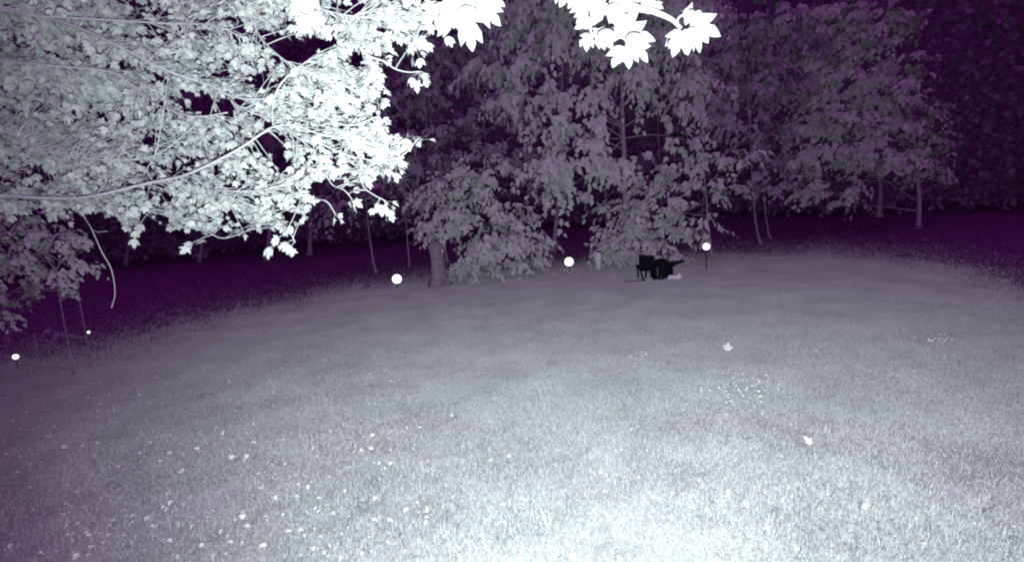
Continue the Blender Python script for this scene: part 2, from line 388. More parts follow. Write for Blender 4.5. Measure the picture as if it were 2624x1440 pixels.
make_tree('woodland_tree', 'dim tree on the right with a bare slim trunk under its crown', 'tree',
          [(2352, 668), (2352, 600), (2356, 520), (2345, 380), (2320, 200)], 23.4, .15,
          [(2060, 60, 80, 45), (2160, 40, 80, 45), (2190, 210, 80, 45), (2330, 170, 70, 45), (2100, 250, 70, 36), (2280, 330, 80, 36, -.4), (2100, 170, 60, 50), (2190, 120, 80, 70, .6), (2060, 320, 60, 40), (2160, 300, 110, 45, -.5), (2130, 400, 120, 40, -.8), (2230, 400, 100, 40, -.8), (2060, 470, 70, 32, -.5),
           (2150, 480, 80, 28, -.5), (2180, 520, 40, 16, -.3), (2310, 410, 80, 32), (2250, 230, 90, 55), (2340, 280, 80, 55, .4), (2390, 430, 50, 34, .4), (2270, 60, 90, 70, .6), (2400, 360, 40, 50, .6)],
          leaf=.27, droop=.45, cover=2.6)
make_tree('woodland_tree', 'dim crown filling the gap above the leaning thin stem', 'tree',
          [(1150, 700), (1125, 560), (1103, 440), (1090, 290), (1075, 100)], 22.5, .05,
          [(1180, 150, 110, 70), (1080, 230, 70, 60), (1260, 250, 90, 60), (1160, 330, 80, 40), (1250, 80, 120, 70), (1300, 390, 70, 40, -.5), (1230, 390, 70, 30), (1060, 60, 80, 60), (1330, 310, 60, 40)],
          leaf=.27, droop=.5, cover=2.2, mat='mid_leaf')
make_tree('sapling', 'small leafy sapling at the left edge below the maple boughs', 'tree',
          [(160, 826), (154, 770), (147, 715), (120, 600)], 9.3, .011,
          [(60, 600, 60, 40), (130, 620, 60, 45), (50, 680, 60, 45), (150, 680, 45, 35), (30, 750, 60, 30), (200, 610, 25, 30), (190, 690, 30, 22), (110, 745, 70, 20), (-60, 640, 80, 90), (-40, 800, 60, 60), (90, 560, 90, 30)],
          leaf=.13, droop=.5, cover=2.0, spray=(.2, .4), bark='far_bark', stems=[([(204, 800), (200, 750), (194, 690)], .2, .007, True)])

BACK = [('woodland_tree', 'dim leaning thin-trunked tree left of the first glowing globe', [(968, 735), (955, 660), (942, 560), (930, 380)], 21.5, .06,
         [(900, 430, 90, 50), (970, 470, 70, 40), (860, 520, 70, 35), (990, 350, 70, 50), (930, 300, 90, 50)]),
        ('woodland_tree', 'faint pair of thin trunks just right of the leftmost large globe', [(1052, 705), (1046, 640), (1040, 560), (1035, 380)], 22.5, .045,
         [(1040, 430, 60, 40), (1010, 540, 50, 30), (1060, 520, 40, 35), (1020, 250, 80, 60), (1060, 140, 70, 50), (1110, 400, 50, 40), (1080, 590, 40, 30)]),
        ('woodland_tree', 'dim pale-stemmed tree between the centre and right crowns', [(1950, 650), (1940, 590), (1930, 500), (1915, 200)], 21.5, .06,
         [(1900, 250, 70, 60), (1960, 330, 60, 40), (1930, 150, 80, 60), (1860, 130, 70, 60), (1980, 470, 50, 25), (2000, 60, 90, 60), (1900, 50, 90, 60), (1860, 300, 60, 50), (1950, 410, 60, 36), (1990, 200, 60, 50)]),
        ('woodland_tree', 'very dim thin tree second from the pale-stemmed tree', [(1975, 650), (1968, 590), (1958, 500), (1950, 250)], 23.5, .05,
         [(1990, 380, 60, 40), (2020, 230, 70, 50), (2060, 120, 80, 60), (1800, 60, 90, 60)]),
        ('woodland_tree', 'dim tree behind the top of the drooping central crown', [(1420, 690), (1430, 500), (1440, 200), (1440, -100)], 24, .12,
         [(1340, 120, 120, 80), (1360, 440, 70, 50), (1480, -20, 150, 70), (1700, 20, 130, 60), (1820, 210, 90, 70)])]
for nm, lb, tp, dp, rd, bl in BACK:
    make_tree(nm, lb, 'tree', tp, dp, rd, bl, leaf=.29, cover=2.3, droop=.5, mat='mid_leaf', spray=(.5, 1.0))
k = 0
for px in (-260, 330, 520, 690, 800, 1120, 1560, 1700, 2120, 2250, 2720):
    dp = rng.uniform(29, 36); y0 = 640 - (px-1312)*.06
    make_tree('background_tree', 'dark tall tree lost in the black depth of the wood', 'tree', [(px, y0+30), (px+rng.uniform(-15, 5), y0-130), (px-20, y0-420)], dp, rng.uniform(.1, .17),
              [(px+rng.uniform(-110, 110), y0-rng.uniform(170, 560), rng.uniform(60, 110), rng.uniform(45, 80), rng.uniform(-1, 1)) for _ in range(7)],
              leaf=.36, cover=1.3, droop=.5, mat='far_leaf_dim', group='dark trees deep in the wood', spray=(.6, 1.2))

# low undergrowth along the edge
def shrub(label, px, py, depth, blobs, leaf=.13, mat='far_leaf_dim', name='shrub', cover=1.8):
    return make_tree(name, label, 'shrub', [(px, py), (px, py-12), (px-2, py-26)], depth, .02, blobs, leaf=leaf, cover=cover, droop=.5, mat=mat, spray=(.2, .45))
shrub('faint weeds around the foot of the leftmost large globe', 985, 745, 17.3, [(960, 728, 35, 8), (1000, 735, 40, 7)], leaf=.1)
shrub('dim low bush right of the pale post', 1600, 690, 18.0, [(1590, 660, 45, 22), (1650, 672, 50, 16), (1740, 660, 60, 18)], mat='far_leaf', leaf=.14)
shrub('dark low weeds on the left bank beyond the lawn', 90, 880, 11.0, [(60, 890, 60, 18), (150, 860, 50, 14)], leaf=.1)
shrub('pale rounded leaf clump leaning on the tall stump', 1172, 712, 16.6, [(1172, 683, 15, 19)], leaf=.11, mat='far_leaf', cover=3.2)

# the unlit wood behind everything
n = 120000
az = rng.uniform(R(-68), R(68), n); rr_ = rng.uniform(38, 52, n); hh = rng.uniform(0, 1, n)**.9 * 29
hh *= .75 + .25*np.sin(az*23)*np.sin(az*11+1)
P = np.stack([rr_*np.sin(az), rr_*np.cos(az), hh + .2], -1)
tip = unit(rng.normal(size=(n, 3))*.8 - UPV*.5); nrm = rng.normal(size=(n, 3))*.6 - unit(P)*.25 + UPV*.8
v, t = leaf_cloud(P, tip, nrm, rng.uniform(.25, .5, n), [leaf_template([(0, 0), (.34, .45), (0, 1.0)], .4, .2, .3)])
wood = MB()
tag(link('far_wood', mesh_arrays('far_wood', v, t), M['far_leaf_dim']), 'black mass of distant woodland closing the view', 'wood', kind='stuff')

n = 15000
az = rng.uniform(R(-62), R(62), n); P = lawn_radius(az) + 1.8 + rng.gamma(1.5, 5.0, n)
P = np.stack([P*np.sin(az), P*np.cos(az), 0*P], -1); P[:, 2] = gz(P[:, 0], P[:, 1]) + rng.uniform(-.01, .06, n)
tip = unit(rng.normal(size=(n, 3))*.8 + UPV*.35); nrm = UPV*.9 + rng.normal(size=(n, 3))*.35
v, t = leaf_cloud(P, tip, nrm, rng.uniform(.04, .13, n), FARLEAF)
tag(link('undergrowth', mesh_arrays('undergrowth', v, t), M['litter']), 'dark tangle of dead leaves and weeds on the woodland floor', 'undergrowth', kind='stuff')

# added slope behind the wood, invented to block the bright violet sky
hv = []; hq = []; na_ = 60
for i in range(na_):
    a = R(-80) + R(160)*i/(na_-1)
    for r_, z_ in ((54, -.3), (62, 9+2*math.sin(a*7)), (75, 26+3*math.sin(a*5+1)), (95, 46+4*math.sin(a*6)), (130, 52)): hv.append((r_*math.sin(a), r_*math.cos(a), z_))
hq = [(i*5+j, i*5+j+1, (i+1)*5+j+1, (i+1)*5+j) for i in range(na_-1) for j in range(4)]
tag(link('sky_block_slope', mesh_arrays('sky_block_slope', np.array(hv), np.array(hq)), M['litter'], smooth=True), 'added black slope blocking the sky behind the wood', kind='structure')

# tall pale stump with flared foot
def lathe(profile, centre, sides=18, wob=.06, seed=0):
    rg = np.random.default_rng(seed); V = []
    ph = rg.uniform(0, 6.28, 4)
    for i, (z, r, dx) in enumerate(profile):
        for j in range(sides):
            a = j*2*math.pi/sides
            w = 1 + wob*(2.2 if i < 4 else 1)*(math.sin(3*a+ph[0]+z) + .6*math.sin(5*a+ph[1]) + .5*math.sin(8*a+ph[2]+2*z))
            V.append((centre[0]+dx+r*w*math.cos(a), centre[1]+r*w*math.sin(a), centre[2]+z))
    n = len(profile); Q = [(i*sides+j, i*sides+(j+1) % sides, (i+1)*sides+(j+1) % sides, (i+1)*sides+j) for i in range(n-1) for j in range(sides)]
    V.append((centre[0]+profile[-1][2], centre[1], centre[2]+profile[-1][0])); k = n*sides
    Q += [(k, (n-1)*sides+j, (n-1)*sides+(j+1) % sides) for j in range(sides)]
    return np.array(V), Q
sp = ground(1124, 734); sd_ = depth_of(sp); s = sd_/F
root = thing('tree_stump', sp, 'tall pale stump with flared foot and broken top at the lawn edge', 'stump')
prof = [(-.03, 31*s, 0), (4*s, 29*s, 0), (12*s, 25*s, 0), (22*s, 22*s, .01), (36*s, 20*s, .02), (50*s, 17.5*s, .03), (70*s, 17*s, .03), (90*s, 17*s, .02), (103*s, 18.5*s, .01), (109*s, 16*s, .0), (113*s, 10*s, -.01), (115*s, 5*s, -.02)]
b = MB(); b.add(*lathe(prof, sp, 20, .07, 3)); b.build('trunk', M['stump'], root, True)
b = MB(); top = sp + UPV*113*s
b.tube([top + np.array([-.02, 0, -.05]), top + np.array([-.03, 0, .12]), top + np.array([-.05, 0, .30])], [5*s, 4.5*s, 3.5*s], 7); b.build('broken_stem', M['stump'], root, True)

# pale short post
pp = ground(1534, 690); s = depth_of(pp)/F
root = thing('garden_post', pp, 'short pale post standing in the dark gap behind the lawn', 'post')
b = MB(); b.add(*lathe([(-.02, 5.5*s, 0), (10*s, 6.5*s, 0), (34*s, 8.5*s, 0), (44*s, 9*s, 0)], pp, 14, .02, 5)); b.build('post_shaft', M['post'], root, True)
b = MB(); b.add(*lathe([(44*s, 9.6*s, 0), (46*s, 9.6*s, 0), (47*s, 6*s, 0)], pp, 14, .01, 6)); b.build('post_cap', M['stake'], root, True)

# ------------------------------------------------------------------ glowing globes
def globe(px, py, dia_px, foot_py, label):
    f = ground(px, foot_py); d = depth_of(f); c = at(px, py, d); rad = dia_px/2/F*d
    f = c.copy(); f[2] = gz(c[0], c[1])
    root = thing('globe_light', f, label, 'garden light', 'white globe lights around the lawn')
    V = []; Q = []; nu, nv = 20, 12
    for i in range(nv+1):
        for j in range(nu):
            a = math.pi*i/nv; bb = 2*math.pi*j/nu
            V.append(c + rad*np.array([math.sin(a)*math.cos(bb), math.sin(a)*math.sin(bb), math.cos(a)]))
    Q = [(i*nu+j, (i+1)*nu+j, (i+1)*nu+(j+1) % nu, i*nu+(j+1) % nu) for i in range(nv) for j in range(nu)]
    b = MB(); b.add(V, Q); b.build('globe', M['globe'], root, True)
    b = MB(); b.tube([f - UPV*.06, np.array([c[0], c[1], max(c[2]-rad*.93, f[2]-.03)])], rad*.16, 8); b.build('stake', M['stake'], root)
    b = MB(); b.tube([c - UPV*rad*1.04, c - UPV*rad*.86], [rad*.42, rad*.5], 12); b.build('collar', M['stake'], root)
globe(1017, 715, 24, 738, 'large glowing white globe at the lawn edge left of the stump')
globe(1458, 671, 23, 696, 'large glowing white globe in the dark gap left of the pale post')
globe(1810, 632, 18, 694, 'glowing white globe highest of the row, right of the dark chair')
globe(40, 914, 13, 940, 'small glowing white globe at the left frame edge')
globe(227, 851, 6.5, 890, 'tiny glowing white globe in the dark below the sapling')

# ------------------------------------------------------------------ dark garden chair, cart, pale sheet
cp = ground(1662, 721); D = depth_of(cp); s = D/F
AX = unit(np.array([RT[0], RT[1], 0])); AY = unit(np.array([-AX[1], AX[0], 0])); AZ = UPV
def loc(px, py, back=0.0):
    """point standing on the plane through the chair's feet that faces the camera"""
    return cp + AX*((px-1662)*s + (py-721)*s*math.tan(ROLL)*0.0) + AZ*((721-py)*s) + AY*back
root = thing('garden_chair', cp, 'dark square-backed garden chair standing far out on the lawn', 'chair')
def slab(mb, p00, p10, p11, p01, th):
    P = np.array([p00, p10, p11, p01]); n = unit(np.cross(P[1]-P[0], P[3]-P[0]))*th
    mb.add(np.concatenate([P, P+n]), [(3, 2, 1, 0), (4, 5, 6, 7), (0, 1, 5, 4), (1, 2, 6, 5), (2, 3, 7, 6), (3, 0, 4, 7)])
b = MB(); nx = 9; V = []
def bp(u, v, th): return loc(1640 + 38*u, 654 + 4*u + 30*v, .10*math.sin(math.pi*u) - .06*v + .02 + th)
for th in (0, .025):
    for i in range(nx):
        for v_ in (0, .08, .92, 1): V.append(bp(i/(nx-1), v_ + (.02 if i in (0, nx-1) and v_ < .5 else 0), th))
m4 = 4*nx
Q = [(i*4+j, (i+1)*4+j, (i+1)*4+j+1, i*4+j+1) for i in range(nx-1) for j in range(3)] + [(m4+i*4+j+1, m4+(i+1)*4+j+1, m4+(i+1)*4+j, m4+i*4+j) for i in range(nx-1) for j in range(3)]
Q += [(i*4, i*4+m4, (i+1)*4+m4, (i+1)*4) for i in range(nx-1)] + [(i*4+3, (i+1)*4+3, (i+1)*4+3+m4, i*4+3+m4) for i in range(nx-1)]
Q += [(j, j+1, j+1+m4, j+m4) for j in range(3)] + [(m4-4+j, 2*m4-4+j, 2*m4-3+j, m4-3+j) for j in range(3)]
b.add(V, Q)
b.build('backrest', M['black'], root)
b = MB(); b.tube([loc(1640, 690, -.02), loc(1640.5, 672, 0), loc(1642, 655, .02)], .022, 6); b.tube([loc(1677.5, 693, -.02), loc(1678, 672, 0), loc(1677, 658, .02)], .022, 6)
b.build('back_frame', M['black'], root)
b = MB(); slab(b, loc(1641, 693, -.05), loc(1677, 695, -.05), loc(1678, 690, .42), loc(1640, 688, .42), .05); b.build('seat', M['black'], root)
for a, c in (((1641, 690, -.03), (1649, 720.5, -.10)), ((1662, 692, .20), (1660, 719, .30)), ((1677, 693, -.03), (1674, 722, -.10)), ((1643, 690, .40), (1646, 716, .46))):
    b = MB(); p1 = loc(*c); p1[2] = gz(p1[0], p1[1]) - .01
    b.tube([loc(*a), (loc(*a)+p1)/2, p1], [.030, .026, .022], 6); b.build('leg', M['black'], root)
for q in (((1640, 684, -.02), (1639, 684, .38)), ((1678, 687, -.02), (1680, 687, .38))):
    b = MB(); b.tube([loc(*q[0]), loc(*q[1])], .028, 6); b.build('armrest', M['black'], root)

gp = loc(1706, 720, .25); gp[2] = gz(gp[0], gp[1])
root = thing('garden_cart', gp, 'dark rounded garden cart with long handle pointing right, beside the dark chair', 'cart')
prof2 = [(1677, 719), (1676, 700), (1677, 686), (1682, 677), (1690, 673), (1698, 670.5), (1706, 670), (1713, 672), (1719, 677), (1725, 682), (1729, 690), (1730, 700), (1729, 708), (1712, 712), (1706, 719)]
V = []; nb = 5; cx, cy = 1705, 698
for i in range(nb):
    t = i/(nb-1); sh = 1.0 if 0 < i < nb-1 else .90
    for (x, y) in prof2: V.append(loc(cx+(x-cx)*sh, min(719.5, cy+(y-cy)*(sh if y < cy else 1)), .05 + .5*t))
n2 = len(prof2); Q = [(i*n2+j, i*n2+(j+1) % n2, (i+1)*n2+(j+1) % n2, (i+1)*n2+j) for i in range(nb-1) for j in range(n2)]
c0 = len(V); V += [loc(cx, cy, .03), loc(cx, cy, .57)]
Q += [(c0, (j+1) % n2, j) for j in range(n2)] + [(c0+1, (nb-1)*n2+j, (nb-1)*n2+(j+1) % n2) for j in range(n2)]
b = MB(); b.add(V, Q); b.build('tub', M['black_cloth'], root, True)
b = MB(); b.tube([loc(1716, 690, .2), loc(1730, 684, .2), loc(1745, 680, .2), loc(1756, 677.5, .2)], [8*s, 6.5*s, 4.2*s, 2.8*s], 7); h_ = b.build('handle', M['black'], root, True)
b = MB(); b.tube([loc(1755, 677.6, .08), loc(1756, 677.5, .32)], 2.8*s, 7); b.build('grip', M['black'], h_)
b = MB(); b.tube([loc(1685.5, 716, -.02), loc(1685.2, 700, -.02), loc(1685, 686, -.01)], 1.6*s, 6); b.build('side_bar', M['grey_bar'], root)
for x_, bk in ((1692, -.02), (1692, .60), (1720, .60)):
    c = loc(x_, 712, bk); b = MB(); b.tube([c - AY*.04, c + AY*.04], 8.0*s, 14); w_ = b.build('wheel', M['black'], root)
    b = MB(); b.tube([c - AY*.045, c + AY*.045], 3*s, 10); b.build('hub', M['stake'], w_)

q0 = loc(1730, 719, -.12); q0[2] = gz(q0[0], q0[1])
V = []; nx_, ny_ = 15, 8
for i in range(nx_):
    for j in range(ny_):
        u, v = i/(nx_-1), j/(ny_-1)
        px = 1708 + 40*u
        hgt = (9 + 2.5*math.sin(u*7) + 8*math.exp(-((u-.78)/.12)**2))*s*math.sin(math.pi*v)**.8*min(1, 6*u+.2)*min(1, 5*(1-u)+.1) + .012*math.sin(9*u+5*v)
        p = loc(px, 719, -.14+.2*v); p[2] = gz(p[0], p[1]) + .02 + max(0, hgt); V.append(p)
Q = [(i*ny_+j, (i+1)*ny_+j, (i+1)*ny_+j+1, i*ny_+j+1) for i in range(nx_-1) for j in range(ny_-1)]
b = MB(); b.add(V, Q); tag(b.build('crumpled_sheet', M['pale'], None, True), 'small crumpled pale sheet on the grass below the cart handle', 'sheet')

b = MB(); p0 = loc(1600, 722, 0); p1 = loc(1652, 722, 0); p0[2] = gz(p0[0], p0[1]) + .045; p1[2] = gz(p1[0], p1[1]) + .045  # flat strip added in place of the shadow streak beside the chair
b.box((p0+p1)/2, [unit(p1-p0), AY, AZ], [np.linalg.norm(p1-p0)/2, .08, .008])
tag(b.build('shadow_strip', M['shade_strip']), 'thin dark strip standing in for the shadow streak left of the chair', 'shade_strip')

# ------------------------------------------------------------------ the maple in the left foreground
k1 = 1/2.143
FAR = 1.38
def C(*pts): return [(x*k1, y*k1) for x, y in pts]
LIMBS = [  # (pixel path, start depth, end depth, start radius, end radius)
    (C((-900, 1010), (-400, 1060), (0, 1075), (200, 1086), (400, 1090), (560, 1068), (800, 1010), (960, 978), (1050, 950), (1200, 880), (1330, 808), (1430, 740), (1500, 700), (1620, 690), (1760, 740), (1950, 770), (2120, 800)), 3.95, 2.75, .030, .004),
    (C((1045, 955), (1130, 1028), (1200, 1048), (1400, 1050), (1500, 1030), (1650, 1000), (1800, 960), (1960, 945), (2060, 990)), 3.5, 2.7, .011, .003),
    (C((-700, -60), (0, 40), (300, 110), (480, 175), (600, 230), (740, 300), (850, 360), (1000, 420), (1150, 470), (1250, 520), (1350, 545), (1500, 550), (1700, 600), (1900, 690), (2080, 640)), 3.95, 2.8, .032, .004),
    (C((1235, 515), (1320, 590), (1450, 640), (1600, 650), (1800, 700), (2000, 760)), 3.4, 2.8, .009, .003),
    (C((-700, 0), (0, 55), (150, 85), (300, 95), (600, 112), (900, 130), (1100, 135), (1200, 150), (1340, 210)), 3.95, 3.2, .026, .004),
    (C((1200, -260), (1300, -80), (1345, 20), (1390, 130), (1440, 220), (1520, 300), (1620, 370), (1700, 400), (1850, 460), (1960, 500)), 3.3, 2.8, .014, .004),
    (C((1250, -200), (1550, -40), (1740, 40), (1850, 75), (1960, 95), (2100, 112), (2250, 190), (2290, 240)), 2.9, 2.5, .013, .003),
    (C((1895, 85), (1925, 160), (1960, 230), (2010, 300), (2110, 340), (2170, 380), (2240, 398), (2300, 395)), 2.65, 2.6, .008, .003),
    (C((930, 380), (905, 560), (885, 690), (852, 850), (790, 950)), 3.7, 3.5, .009, .004),
    (C((-500, 250), (0, 330), (250, 360), (600, 395), (740, 480), (860, 575), (1060, 640), (1250, 620)), 3.95, 3.3, .020, .004),
    (C((760, -160), (940, -30), (1000, 60), (1032, 105), (1020, 200), (1000, 240)), 3.8, 3.4, .013, .004),
    (C((1040, 95), (1120, 62), (1210, 15), (1330, -60)), 3.5, 3.3, .009, .004),
    (C((-500, 640), (0, 720), (200, 800), (420, 860), (640, 880), (860, 850), (1060, 700)), 3.95, 3.5, .018, .004),
    (C((560, 1070), (700, 1130), (900, 1180), (1130, 1270), (1220, 1308), (1330, 1280), (1420, 1240)), 3.9, 3.3, .009, .003),
    (C((1500, 700), (1495, 600), (1520, 500), (1580, 420), (1700, 330), (1820, 280)), 3.1, 2.75, .010, .003),
    (C((1560, 690), (1640, 760), (1760, 790), (1900, 850), (2050, 880), (2200, 860), (2300, 760)), 3.0, 2.7, .007, .003),
    (C((1180, 1060), (1330, 1110), (1480, 1180), (1580, 1260), (1620, 1330)), 3.4, 3.1, .007, .003),
    (C((1620, 1010), (1660, 1070), (1720, 1098), (1790, 1105), (1840, 1170)), 2.95, 2.85, .005, .0025),
    (C((1790, 965), (1830, 1020), (1890, 1045), (1930, 1090)), 2.85, 2.8, .005, .0025),
    (C((1970, 950), (2000, 1030), (2060, 1075), (2110, 1100)), 2.75, 2.7, .005, .0025),
    (C((430, 1110), (465, 1195), (505, 1262), (560, 1385), (608, 1470), (628, 1560), (630, 1625), (612, 1690)), 4.0, 4.0, .0075, .0035),
]
foot = at(-900, 1000, 6.0); foot[2] = gz(foot[0], foot[1]) - .05
maple = thing('maple_tree', foot, 'big maple in left foreground, leafy boughs glaring white towards centre', 'tree')
b = MB(); tp = [foot, foot + UPV*1.5 + np.array([.05, .0, 0]), foot + UPV*3.2 + np.array([-.02, .05, 0]), foot + UPV*5.5 + np.array([.15, 0, 0]), foot + UPV*8 + np.array([.1, .2, 0])]
tpp = smooth_path(tp, 5); rt = np.linspace(.24, .10, len(tpp)); rt[0] = .34; rt[1] = .28
b.tube(tpp, rt, 14); b.build('trunk', M['bark'], maple, True)
limb_px = []; limb_3d = []; starts = []
for i, (pth, d0, d1, ra, rb) in enumerate(LIMBS):
    dd = np.linspace(0, 1, len(pth)); dep = FAR*(d0 + (d1-d0)*dd + .05*np.sin(dd*9+i))
    pts = [at(p[0], p[1], dep[j]) for j, p in enumerate(pth)]
    if i in (0, 2, 4, 5, 6, 9, 10, 12):         # runs back to the trunk
        e = pts[0]; tz = tpp[int(np.argmin(np.abs(tpp[:, 2] - (e[2]-.3))))]
        pts = [tz] + ([tz*.4 + e*.6 + UPV*.35] if i in (5, 6, 10) else []) + pts
    q = smooth_path(pts, 6); b = MB(); b.tube(q, np.linspace(ra*.55, rb, len(q))*1.15, 7)
    b.build('branch', M['bark'], maple, True)
    pr = project(q); ok = pr[:, 2] > .5
    if i != 20: limb_px.append(pr[ok]); limb_3d.append(q[ok])
b = MB(); b.tube([at(505*k1, 1262*k1, FAR*4.0), at(540*k1, 1276*k1, FAR*4.0), at(590*k1, 1270*k1, FAR*3.98)], [.004, .003, .0025], 5); b.build('twig', M['bark'], maple)
LPX = np.concatenate(limb_px); L3D = np.concatenate(limb_3d)

POLY = np.array(C((-120, -120), (1500, -120), (2330, -120), (2370, 60), (2330, 200), (2310, 290), (2240, 260), (2130, 210), (2150, 330), (2080, 370), (2110, 470), (2060, 540), (2120, 640),
                  (2170, 680), (2120, 740), (2300, 740), (2290, 850), (2180, 960), (2100, 1000), (1950, 985), (1800, 985), (1640, 1010), (1690, 1130), (1710, 1250), (1600, 1260), (1480, 1250),
                  (1370, 1290), (1220, 1290), (1150, 1265), (1010, 1290), (920, 1240), (800, 1200), (740, 1270), (640, 1190), (520, 1150), (420, 1180), (340, 1200), (220, 1150), (60, 1180), (-120, 1200)))
HOLES = [np.array(C(*h)) for h in (
    [(1240, 175), (1330, 190), (1400, 250), (1330, 260)], [(1500, 175), (1640, 190), (1780, 190), (1740, 260), (1660, 330), (1560, 300), (1480, 240)],
    [(1880, 30), (1990, 40), (2040, 100), (1900, 80)], [(1150, 520), (1240, 520), (1380, 560), (1280, 580), (1150, 570)], [(2120, 220), (2250, 280), (2200, 340), (2130, 310)],
    [(1420, 770), (1520, 740), (1740, 800), (1640, 830), (1420, 830)], [(840, 410), (890, 420), (900, 490), (850, 480)], [(930, 880), (1010, 880), (1000, 930), (930, 930)])]
def inside(P, poly):
    x, y = P[:, 0], P[:, 1]; c = np.zeros(len(P), bool); j = len(poly)-1
    for i in range(len(poly)):
        a, bq = poly[i], poly[j]
        c ^= ((a[1] > y) != (bq[1] > y)) & (x < (bq[0]-a[0])*(y-a[1])/(bq[1]-a[1]+1e-12)+a[0]); j = i
    return c
lo, hi = POLY.min(0), POLY.max(0)
cand = rng.uniform(lo, hi, (3000, 2)); cand = cand[inside(cand, POLY)]
for hle in HOLES:
    cc = hle.mean(0); cand = cand[~inside(cand - np.array([8, 6]), (hle-cc)*1.4+cc)]
nzv = np.sin(cand[:, 0]*.031+2*np.sin(cand[:, 1]*.017))*np.sin(cand[:, 1]*.047+1.5*np.sin(cand[:, 0]*.021)) + rng.normal(size=len(cand))*.35
cand = cand[(nzv > -.28) | (cand[:, 0] < 330)]
P, Tp, N, S = [], [], [], []; tw = MB()
def add_twig(a3, e3, leaves, lsize, droop=.06):
    ax = e3 - a3; L = np.linalg.norm(ax)
    mid = (a3+e3)/2 + UPV*droop*L*1.6 + rng.normal(size=3)*.04*L
    tt = np.linspace(0, 1, 6)[:, None]; path = a3*(1-tt)**2 + 2*mid*tt*(1-tt) + e3*tt**2
    tw.tube(path[[0, 1, 2, 4, 5]], np.linspace(.0034, .0017, 5), 4, False)
    for j in range(leaves):
        t = 1 - .75*(j/leaves)**1.1 if j else 1.0
        p = a3*(1-t)**2 + 2*mid*t*(1-t) + e3*t**2
        d = unit(2*(mid-a3)*(1-t) + 2*(e3-mid)*t)
        sd = unit(np.cross(d, UPV))*(1 if j % 2 else -1)
        td = unit(d*(.9 if j else 1.2) + sd*(.7 if j else .1) - UPV*rng.uniform(.05, .8) + rng.normal(size=3)*.3)
        pet = unit(td*.8 + sd*.3 + UPV*.15)*lsize*rng.uniform(.35, .7)
        tw.tube([p, p+pet], [.0011, .0009], 3, False)
        toc = unit(CAM - p)
        P.append(p+pet); Tp.append(td); N.append(UPV*.75*(-1 if rng.uniform() < .12 else 1) - toc*.45 + rng.normal(size=3)*.62); S.append(lsize*rng.uniform(.55, 1.3))
for tx, ty in cand:
    off = np.array([rng.uniform(20, 90), rng.uniform(-10, 45)])
    dist = np.hypot(LPX[:, 0]-(tx-off[0]), LPX[:, 1]-(ty-off[1]))
    near_ = np.where(dist < dist.min() + 45)[0]; k = int(rng.choice(near_)); dpx = math.hypot(LPX[k, 0]-tx, LPX[k, 1]-ty)
    if dpx > 150 and rng.uniform() < .6: continue
    dep = LPX[k, 2] + abs(rng.normal())*.30 - .04 + (.35 if tx < 350 else 0)*rng.uniform(0, 1)
    e3 = at(tx, ty, max(3.1, dep)); a3 = L3D[k]
    if np.linalg.norm(e3-a3) > .7: a3 = e3 + (a3-e3)*(.7/np.linalg.norm(e3-a3))
    add_twig(a3, e3, int(rng.integers(4, 7)), .063 if tx > 350 else .076)
# drooping tips that stand out against the dark
for (x, y, d) in C2 if (C2 := [(2290, 405, 2.6), (2325, 400, 2.6), (2310, 425, 2.6), (1845, 1185, 2.85), (1935, 1105, 2.8), (1925, 1060, 2.8), (2120, 1110, 2.7), (2130, 1165, 2.72), (2075, 1125, 2.72),
                               (1500, 1330, 3.1), (1600, 1350, 3.1), (1580, 1330, 3.1), (2290, 290, 2.5), (740, 1290, 3.7), (1040, 1345, 3.4), (370, 1215, 4.0), (2320, 770, 2.7), (2270, 750, 2.7)]) else []:
    e3 = at(x*k1, y*k1, FAR*d); j = int(np.argmin(np.linalg.norm(L3D-e3, axis=1)))
    add_twig(L3D[j], e3, 3, .085)
twigs = tw.build('twigs', M['bark'], maple); twigs['kind'] = 'stuff'
P, Tp, N, S = np.array(P), np.array(Tp), np.array(N), np.array(S)

# near, glaring leaves hanging into the top of the frame: (px, py of leaf base, tip direction in degrees clockwise from right, length px, depth)
def leaf_at(px, py, ang, lpx, depth, tilt=0.0, roll=0.0):
    p = at(px, py, depth); a = R(ang)
    t = RT*math.cos(a) - UP*math.sin(a) + FW*tilt
    return p, t, -FW + RT*roll + UP*.25, lpx/F*depth*math.sqrt(1+tilt*tilt)
NEARL = [(1190, -20, 110, 90), (1215, 8, 40, 68), (1160, 10, 120, 70), (1195, 55, 75, 70), (1240, -10, 20, 60), (1130, 20, 100, 55), (1155, 62, 150, 45), (1180, 20, 60, 75), (1215, -5, 10, 70), (1145, 95, 60, 28), (1105, 5, 95, 50), (1225, 10, 35, 75)]
NEARL2 = [(788, -15, 85, 60), (790, 20, 95, 50), (783, 40, 100, 42), (800, 30, 80, 48), (770, -5, 110, 48)]
def build_leaf_mesh(k):
    tv, tt = LEAVES[k]; me = mesh_arrays('maple_leaf', tv, tt); me.materials.append(M['leaf_obj']); return me
LM = [build_leaf_mesh(k) for k in range(3)]
def place_leaf(parent, p, t, n, size, k=None):
    Fm = frames(np.array(t)[None], np.array(n)[None])[0]*size
    o = link('leaf', LM[rng.integers(0, 3) if k is None else k], None, parent)
    mm = Matrix.Identity(4)
    for i in range(3):
        for j in range(3): mm[i][j] = Fm[i, j]
        mm[i][3] = p[i]
    o.matrix_basis = mm
    return o
for L_, dep in ((NEARL, 1.45), (NEARL2, 2.1)):
    for (x, y, a, l) in L_:
        place_leaf(maple, *leaf_at(x, y, a, l, dep+rng.normal()*.04, rng.uniform(-.3, .3), rng.uniform(-.4, .4)))
